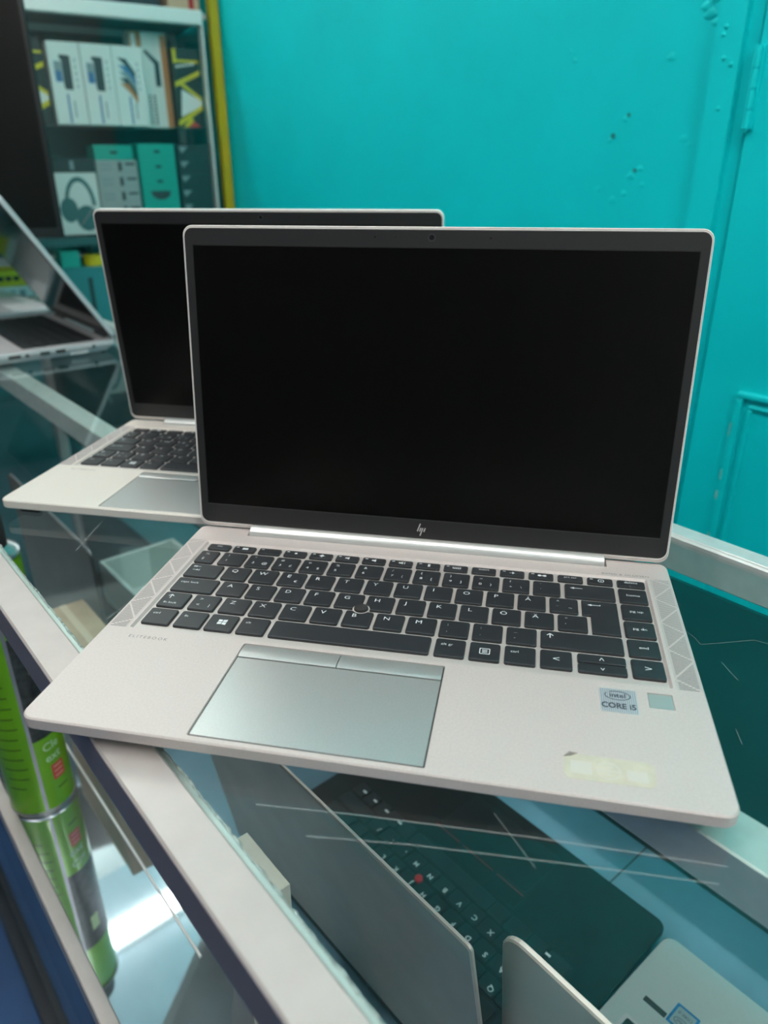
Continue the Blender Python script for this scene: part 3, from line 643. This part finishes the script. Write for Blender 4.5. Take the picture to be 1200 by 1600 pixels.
# green spray can standing on the mirror shelf
GREEN = mat('can_green', lin((110, 172, 10)), 0.3, 0.1, 0.6, coat=0.3)
CANX, CANY = -512.0, -43.0
can = thing('spray_can', 'bright green contact cleaner spray can standing on the mirror shelf', 'spray can', (CANX, CANY, S0), R(0))
MB().lathe(0, 0, [(30.5, 4), (32.6, 6), (32.6, 292), (30.0, 298), (30.0, 298.6)], 56).obj('body', GREEN, can, True)
MB().lathe(0, 0, [(30, 0), (33.6, 1.0), (33.6, 4.5), (32.6, 6), (29, 6), (29, 1)], 56).obj('base_rim', mat('tin_rim', (0.6, 0.6, 0.6), 0.25, 0.9), can, True)
MB().lathe(0, 0, [(33, 298), (33.4, 301), (30, 304), (20, 310), (13, 314)], 40).obj('dome', MATS['tin_rim'], can, True)
MB().lathe(0, 0, [(24, 306), (24, 336), (22, 339)], 40).obj('cap', mat('cap_black', (0.02, 0.02, 0.02), 0.4), can, True)
def wrap(P, z, rad=32.72): return [(rad * math.cos(a), rad * math.sin(a), zz) for a, zz in P]
def curved(name, a0, a1, z0, z1, m, rad=32.75, n=10, z0b=None):
    q = MB(); vs = []
    for i in range(n + 1):
        a = R(a0 + (a1 - a0) * i / n); vs += [(rad * math.cos(a), rad * math.sin(a), z0), (rad * math.cos(a), rad * math.sin(a), z1)]
    q.add(vs, [(2 * i, 2 * i + 2, 2 * i + 3, 2 * i + 1) for i in range(n)])
    return q.obj(name, m, can, True)
def can_text(s, size, a_mid, z, m, rad=32.85, xs=1.0, bold=0.0):
    me = text_mesh(s, size, 'CENTER', xs, bold); q = MB(); vs = []
    for v in me.vertices:
        a = R(a_mid) + v.co.x * 1000 / rad; vs.append((rad * math.cos(a), rad * math.sin(a), z + v.co.y * 1000))
    q.add(vs, [tuple(p.vertices) for p in me.polygons]); return q.obj('print', m, can)
SEAM = -9.0
curved('seam', SEAM - 3, SEAM + 3, 6, 296, mat('can_seam_grey', (0.30, 0.30, 0.33), 0.35, 0.6))
PRW = mat('can_print_white', (0.55, 0.75, 0.50), 0.5); PRK = mat('can_print_dark', (0.05, 0.09, 0.01), 0.5); PRR = mat('can_print_red', (0.62, 0.07, 0.05), 0.5)
PIC = mat('can_picture_dark', (0.03, 0.035, 0.035), 0.4, noise=0.7, nscale=160)
curved('picture', SEAM + 3, SEAM + 78, 97, 222, PIC)
curved('clock', SEAM + 26, SEAM + 44, 176, 198, mat('clock_pale_green', (0.50, 0.62, 0.30), 0.5), 32.8)
can_text('Cle', 10, SEAM + 33, 84, PRW, bold=0.2); can_text('ext', 10, SEAM + 33, 70, PRW, bold=0.2)
curved('red_square', SEAM + 24, SEAM + 50, 40, 60, PRR, 32.8)
for z in (56, 50, 44): curved('small_print', SEAM + 28, SEAM + 46, z - 1, z + 1, mat('can_print_pink', (0.75, 0.35, 0.30), 0.5), 32.86)
curved('small_print', SEAM + 28, SEAM + 50, 27, 29, PRK)
for k in range(11): curved('small_print', SEAM - 60 + random.uniform(0, 8), SEAM - 12 - random.uniform(0, 14), 170 - k * 13, 171.6 - k * 13, PRK)

# ================================================================== GLASS CABINET AT THE LEFT END
az = R(9.0); dx, dy = math.sin(az), math.cos(az)
KXm, KYm = -1553.0, 820.0                        # wall corner of its glass front
cabr = math.atan2(0.988, 0.156)
def cab_thing(name, label, cat, s, dep, z, group=None, rz=0.0):
    """s runs left from the wall corner along the front, dep back into the cabinet, z above the counter glass"""
    x = KXm - s * dx + dep * -dy; y = KYm - s * dy + dep * dx
    return thing(name, label, cat, (x, y, z), cabr + rz, group)
DZC = 14.5
cabn = cab_thing('display_cabinet', 'tall glass display cabinet with a mint aluminium frame beside the teal wall', 'cabinet', 0, 0, -HZ)
CW, CD = 720.0, 260.0                         # width to the left, depth
def kb(name, m, s0, s1, d0, d1, z0, z1, c=0.8, mb=None):
    q = (mb or MB()); q.box(-s1, -s0, d0, d1, z0 + HZ, z1 + HZ, 0, c); return q.obj(name, m, cabn)
YSH = 10
for (s0, s1, d0, d1, z0, z1) in ((24, CW - 24, 0, 24, 548, 576), (24, CW - 24, 0, 24, 98, 116), (24, CW - 24, CD - 20, CD, 548, 576)):
    kb('frame_rail', MINTR if z0 > 200 else mat('lower_frame_teal', (0.02, 0.13, 0.135), 0.4), s0, s1, d0, d1, z0, z1, 1.5)
for (s0, s1, d0, d1) in ((24 - 28 + 24, 24, 0, 24), (CW - 24, CW, 0, 24), (0, 24, CD - 20, CD), (CW - 24, CW, CD - 20, CD)):
    kb('frame_post', MINTR, s0, s1, d0, d1, 80, 577, 1.5)
kb('roof_panel', mat('roof_board_grey', (0.33, 0.38, 0.38), 0.6), 4, CW - 4, 20, CD, 562, 574)
kb('back_panel', mat('cabinet_back_teal', (0.05, 0.16, 0.17), 0.6), 4, CW - 4, CD - 6, CD, 60, 560)
kb('glass_front', GLASSC, 22, CW - 22, 3, 7, 114, 550, 0.2)
kb('shelf', GLASSC, 6, CW - 6, 12, CD - 8, 338, 345, 0.3)
kb('shelf', GLASSC, 6, CW - 6, 12, CD - 8, 116, 122, 0.3)
kb('side_panel', GLASSC, 2, 6, 24, CD - 20, 116, 550, 0.2)
TBASE = mat('base_teal_grey', lin((40, 140, 145)), 0.5)
kb('base_unit', TBASE, 0, 450, 0, CD, -HZ, 52)
kb('base_unit', TBASE, 452, CW, 0, CD, -HZ, -10)
kb('handle_slot', mat('slot_dark', (0.01, 0.06, 0.065), 0.6), 342, 352, -1.0, 2, -46, 30, 0.2)
kb('slot_side', TBASE, 0, 8, 10, CD, 52, 98); kb('slot_side', TBASE, CW - 8, CW, 10, CD, -10, 98)
# yellow board between cabinet and wall
yb = cab_thing('wooden_board', 'yellow painted upright board between the mint cabinet and the teal wall', 'board', -2, 0, -HZ)
MB().box(0, 20, 8, 30, 0, HZ + 700, 0, 1).obj('board', YELLOW, yb)
TOPZ, LOWZ, TOPZ2, SLOTZ = 345.4, 122.4, 576.6, 52.4
BW = mat('carton_mint_white', (0.80, 0.85, 0.83), 0.5); BGR = mat('carton_picture_dark', (0.02, 0.06, 0.07), 0.4); BBL = mat('carton_blue', (0.05, 0.20, 0.42), 0.4); BBT = mat('carton_text_grey', (0.25, 0.35, 0.38), 0.5)
ORG = mat('carton_orange', (0.50, 0.22, 0.08), 0.6); YEL = mat('carton_yellow', (0.65, 0.58, 0.02), 0.5); KBL = mat('carton_black_teal', (0.008, 0.035, 0.036), 0.5)
TL = mat('carton_teal', lin((0, 178, 160)), 0.5); TLD = mat('carton_dark_teal', (0.004, 0.045, 0.048), 0.5); GRL = mat('carton_grey_label', (0.40, 0.46, 0.46), 0.5); INK = mat('ink_dark', (0.04, 0.06, 0.06), 0.5)
def front_poly(par, name, P, m, y=-0.25, th=0.2):
    q = MB(); q.loft([[(x, y, z) for x, z in P], [(x, y + th, z) for x, z in P]]); return q.obj(name, m, par)
def rect(x0, x1, z0, z1): return [(x0, z0), (x1, z0), (x1, z1), (x0, z1)]
def pbox(label, s, wd, ht, dep0, dd, z, kind, group=None, m=BW):
    t = cab_thing('product_box', label, 'box', s, dep0, z, group)
    MB().box(0, wd, 0, dd, 0, ht, 0, 0.6).obj('carton', m, t)
    return t
# three mint-white accessory cartons standing at the glass
for i, (s, lab) in enumerate(((356, 'white carton with dark bar picture, leftmost on the upper glass shelf'), (290, 'white carton with dark bar picture, second from left on the upper shelf'), (225, 'white carton with fanned blue and black layers picture on the upper shelf'))):
    t = pbox(lab, s, 63.5, 154, 14, 40, TOPZ, i, 'white accessory cartons on the upper cabinet shelf')
    if i < 2:
        q = front_poly(t, 'picture', [(26, 66), (42, 66), (43, 128), (38, 130), (21, 130), (21, 124), (25, 120), (24, 74)], BGR)
        front_poly(t, 'blue_patch', rect(9, 23, 80, 118), BBL); front_poly(t, 'grey_patch', rect(10, 24, 100, 118), BBT, -0.4)
    else:
        for k, (mm, dz) in enumerate(((BGR, 0), (BBL, -14), (BBT, -26), (BGR, -38), (ORG, -48))):
            front_poly(t, 'picture', [(10, 132 + dz), (28, 130 + dz), (46, 104 + dz), (44, 92 + dz), (30, 112 + dz)], mm, -0.25 - 0.08 * k)
    front_poly(t, 'stripe', rect(26, 30, 3, 58), BBL)
    for k in range(5): front_poly(t, 'small_print', rect(50, 53, 70 + k * 12, 76 + k * 12), BBT)
    front_poly(t, 'small_print', rect(38, 41, 14, 46), BBT)
t = pbox('tall white carton with orange edges and dark folded tablet picture on the upper shelf', 173, 82, 190, 58, 50, TOPZ, 3)
front_poly(t, 'edge_band', rect(68, 82, 0, 186), ORG); front_poly(t, 'edge_band', rect(0, 26, 160, 190), ORG, -0.4); front_poly(t, 'edge_band', rect(4, 14, 156, 186), BW, -0.6)
front_poly(t, 'picture', [(28, 152), (34, 156), (62, 132), (62, 84), (50, 84), (50, 128)], BGR)
for k, (x, w2) in enumerate(((30, 5), (40, 6))):
    for j in range(9): front_poly(t, 'lettering', rect(x, x + w2, 6 + j * 7, 10.5 + j * 7), INK)
t = cab_thing('product_box', 'brown and white carton lying at the back of the upper shelf', 'box', 280, 130, TOPZ)
MB().box(0, 120, 0, 80, 0, 172, 0, 0.6).obj('carton', mat('carton_brown', (0.22, 0.14, 0.11), 0.6), t)
for j in range(5): front_poly(t, 'lettering', rect(10 + j * 20, 22 + j * 20, 140, 158), BBT)
for (s, wd, lab) in ((88, 60, 'black and yellow carton with zigzag stripes at the right of the upper shelf'), (430, 66, 'black and yellow carton at the left of the upper shelf, half behind the black monitor')):
    t = pbox(lab, s, wd, 160, 30, 40, TOPZ, 4, 'black and yellow cartons on the upper shelf', KBL)
    front_poly(t, 'stripe', [(0, 92), (wd, 118), (wd, 108), (0, 82)], YEL); front_poly(t, 'stripe', [(4, 92), (14, 94), (wd, 62), (wd, 54)], YEL, -0.35)
    front_poly(t, 'stripe', [(0, 14), (wd, 48), (wd, 38), (0, 2)], YEL, -0.3); front_poly(t, 'panel', [(8, 22), (14, 78), (wd, 56), (wd, 46)], BW, -0.28)
    front_poly(t, 'stripe', rect(0, 8, 130, 158), YEL); front_poly(t, 'stripe', rect(8, wd, 132, 137), YEL); front_poly(t, 'corner', [(10, 0), (30, 24), (44, 2)], YEL, -0.45); front_poly(t, 'corner', [(20, 0), (36, 14), (50, 2)], mat('carton_red', (0.5, 0.05, 0.04), 0.5), -0.55)
    for j in range(5): front_poly(t, 'lettering', rect(6 + j * 9, 12 + j * 9, 121 + j * 1.5, 126 + j * 1.5), BW)
# lower shelf
t = pbox('white headphone carton with a big dark teal headphone picture on the lower shelf', 388, 92, 128, 14, 90, LOWZ, 5, None, BW)
q = MB(); P = []
for i in range(25):
    a = math.pi * i / 24; P.append((52 + 30 * math.cos(a), 62 + 58 * math.sin(a)))
vs = []
for i in range(25):
    a = math.pi * i / 24
    for r1, r2 in ((33, 60), (25, 50)): vs.append((50 + r1 * math.cos(a), -0.3, 60 + r2 * math.sin(a)))
q.add(vs, [(2 * i, 2 * i + 2, 2 * i + 3, 2 * i + 1) for i in range(24)])
for (cx, cz, a, b) in ((24, 52, 19, 26), (60, 34, 24, 27)): q.add([(cx + a * math.cos(2 * math.pi * i / 24), -0.35, cz + b * math.sin(2 * math.pi * i / 24)) for i in range(24)], [tuple(range(24))])
q.obj('headphone_picture', mat('carton_headphone_teal', (0.02, 0.16, 0.17), 0.5), t)
front_poly(t, 'line', [(44, 20), (46, 20), (76, 54), (74, 55)], mat('carton_pink', (0.42, 0.28, 0.27), 0.5), -0.5)
t = pbox('flat dark teal carton lying on the white headphone carton', 388, 92, 30, 14, 90, LOWZ + 128.4, 6, None, TLD)
front_poly(t, 'stripe', rect(40, 48, 6, 24), BBT)
LZ0 = LOWZ
for k in range(5):
    lab = ['bottom of', 'second from bottom of', 'middle of', 'second from top of', 'top of'][k]
    t = pbox('grey labelled flat carton, %s its stack on the lower shelf' % lab, 292, 90, 30.6, 16, 80, LOWZ + k * 30.8, 7, 'grey labelled flat cartons stacked on the lower shelf', GRL)
    for j in range(2): front_poly(t, 'small_print', rect(8, 34, 10 + j * 9, 13 + j * 9), BBT)
    front_poly(t, 'small_print', rect(48, 56, 8, 26), INK); front_poly(t, 'small_print', rect(64, 86, 20, 25), INK)
t = pbox('teal flat carton lying on the grey labelled stack', 292, 84, 30.4, 16, 80, LOWZ + 5 * 30.8, 8, None, TL); front_poly(t, 'lettering', rect(34, 50, 12, 18), TLD)
for k in range(6):
    lab = ['bottom', 'second from bottom', 'third from bottom', 'third from top', 'second from top', 'topmost'][k]
    t = pbox('teal flat carton, %s of the stack of six on the lower shelf' % lab, 196, 84, 31.2, 14, 80, LOWZ + k * 31.3, 9, 'teal flat cartons stacked on the lower shelf', TL)
    if k == 2: front_poly(t, 'picture', [(18, 26), (66, 26), (62, 14), (50, 7), (34, 7), (22, 14)], mat('carton_grey_picture', (0.04, 0.06, 0.06), 0.5))
    else: front_poly(t, 'lettering', rect(36, 50, 12, 18), TLD)
for k in range(6):
    lab = ['bottom', 'second from bottom', 'third from bottom', 'third from top', 'second from top', 'topmost'][k]
    t = pbox('dark teal flat carton, %s of the stack beside the right cabinet post' % lab, 104, 76, 31.2, 16, 80, LOWZ + k * 31.3, 10, 'dark teal flat cartons stacked on the lower shelf', TLD)
    front_poly(t, 'lettering', [(4, 26), (26, 26), (10, 12)], BBT)
# slot under the glass, top of the cabinet
t = pbox('small bright teal carton in the slot under the cabinet glass', 400, 40, 36, 14, 80, SLOTZ, 11, None, TL)
t = pbox('flat teal carton in the slot behind the yellow tape', 320, 120, 42, 60, 80, SLOTZ, 11, None, TBASE)
t = cab_thing('tape_roll', 'yellow and black striped tape roll in the slot under the cabinet glass', 'tape', 322, 40, SLOTZ)
MB().lathe(0, 0, [(26, 0), (26, 24), (15, 24), (15, 0), (26, 0)], 32).obj('roll', YEL, t, True)
q = MB()
for k in range(7):
    a = 2 * math.pi * k / 7; b = a + 0.4
    q.add([(26.2 * math.cos(a), 26.2 * math.sin(a), 1), (26.2 * math.cos(b), 26.2 * math.sin(b), 1), (26.2 * math.cos(b + .4), 26.2 * math.sin(b + .4), 23), (26.2 * math.cos(a + .4), 26.2 * math.sin(a + .4), 23)], [(0, 1, 2, 3)])
q.obj('stripe', KBL, t)
MB().box(26, 70, -4, -2, 0, 16, 0, 0.2).obj('loose_end', YEL, t)
t = pbox('pale carton lying low at the left of the cabinet, under the yellow one', 660, 190, 30, 10, 90, -9.6, 12, None, BW)
for j in range(6): front_poly(t, 'lettering', rect(60 + j * 20, 72 + j * 20, 8, 22), BBT)
t = pbox('flat yellow carton on the pale carton at the left of the cabinet', 655, 180, 34, 10, 90, 20.6, 13, None, YEL)
for j in range(4): front_poly(t, 'lettering', rect(100 + j * 16, 112 + j * 16, 12, 22), KBL)
t = pbox('brown carton with a red end on top of the mint cabinet', 84, 70, 120, 30, 140, TOPZ2, 14, None, mat('carton_tan', (0.45, 0.36, 0.24), 0.6)); front_poly(t, 'edge_band', rect(46, 58, 0, 120), mat('carton_dark_red', (0.28, 0.02, 0.02), 0.6))
t = pbox('long dark navy case lying on top of the mint cabinet', 420, 320, 110, 40, 140, TOPZ2, 15, None, mat('case_navy', (0.01, 0.03, 0.04), 0.5))

# ================================================================== MONITOR
MONB = mat('monitor_black', (0.006, 0.006, 0.007), 0.35)
mon = thing('monitor', 'large black monitor standing at the left edge behind the half closed laptop', 'monitor', (-1300, 70, 0), 0)
MB().box(-30, 36, -75, 75, 0, 8, 6, 1).obj('stand_base', BEZ, mon)
# panel plane: right lower corner at (-1278, 331), runs towards (-1413, -150)
pa = math.atan2(481, 135)
Mp = Matrix.Translation((22, 261, 0)) @ Matrix.Rotation(pa, 4, 'Z')
q = MB(); q.loft([[(x, y, z) for x, y in rr(-500, 0, -1, 32, 4, 3)] for z in (144, 580)], M=Mp); pn = q.obj('panel', MONB, mon)
MB().loft([[(x, y, z) for x, y in rr(-490, -10, -1.8, -0.5)] for z in (150, 570)], M=Mp).obj('screen', SCR, mon)
MB().loft([[(x, y, z) for x, y in rr(-500, 0, -2.2, -0.9)] for z in (144, 160)], M=Mp).obj('chin', mat('chin_black', (0.008, 0.008, 0.009), 0.3), mon)
MB().cyl((-10, 0, 6), (-45, 10, 230), 14, 16).obj('stand_neck', BEZ, mon)
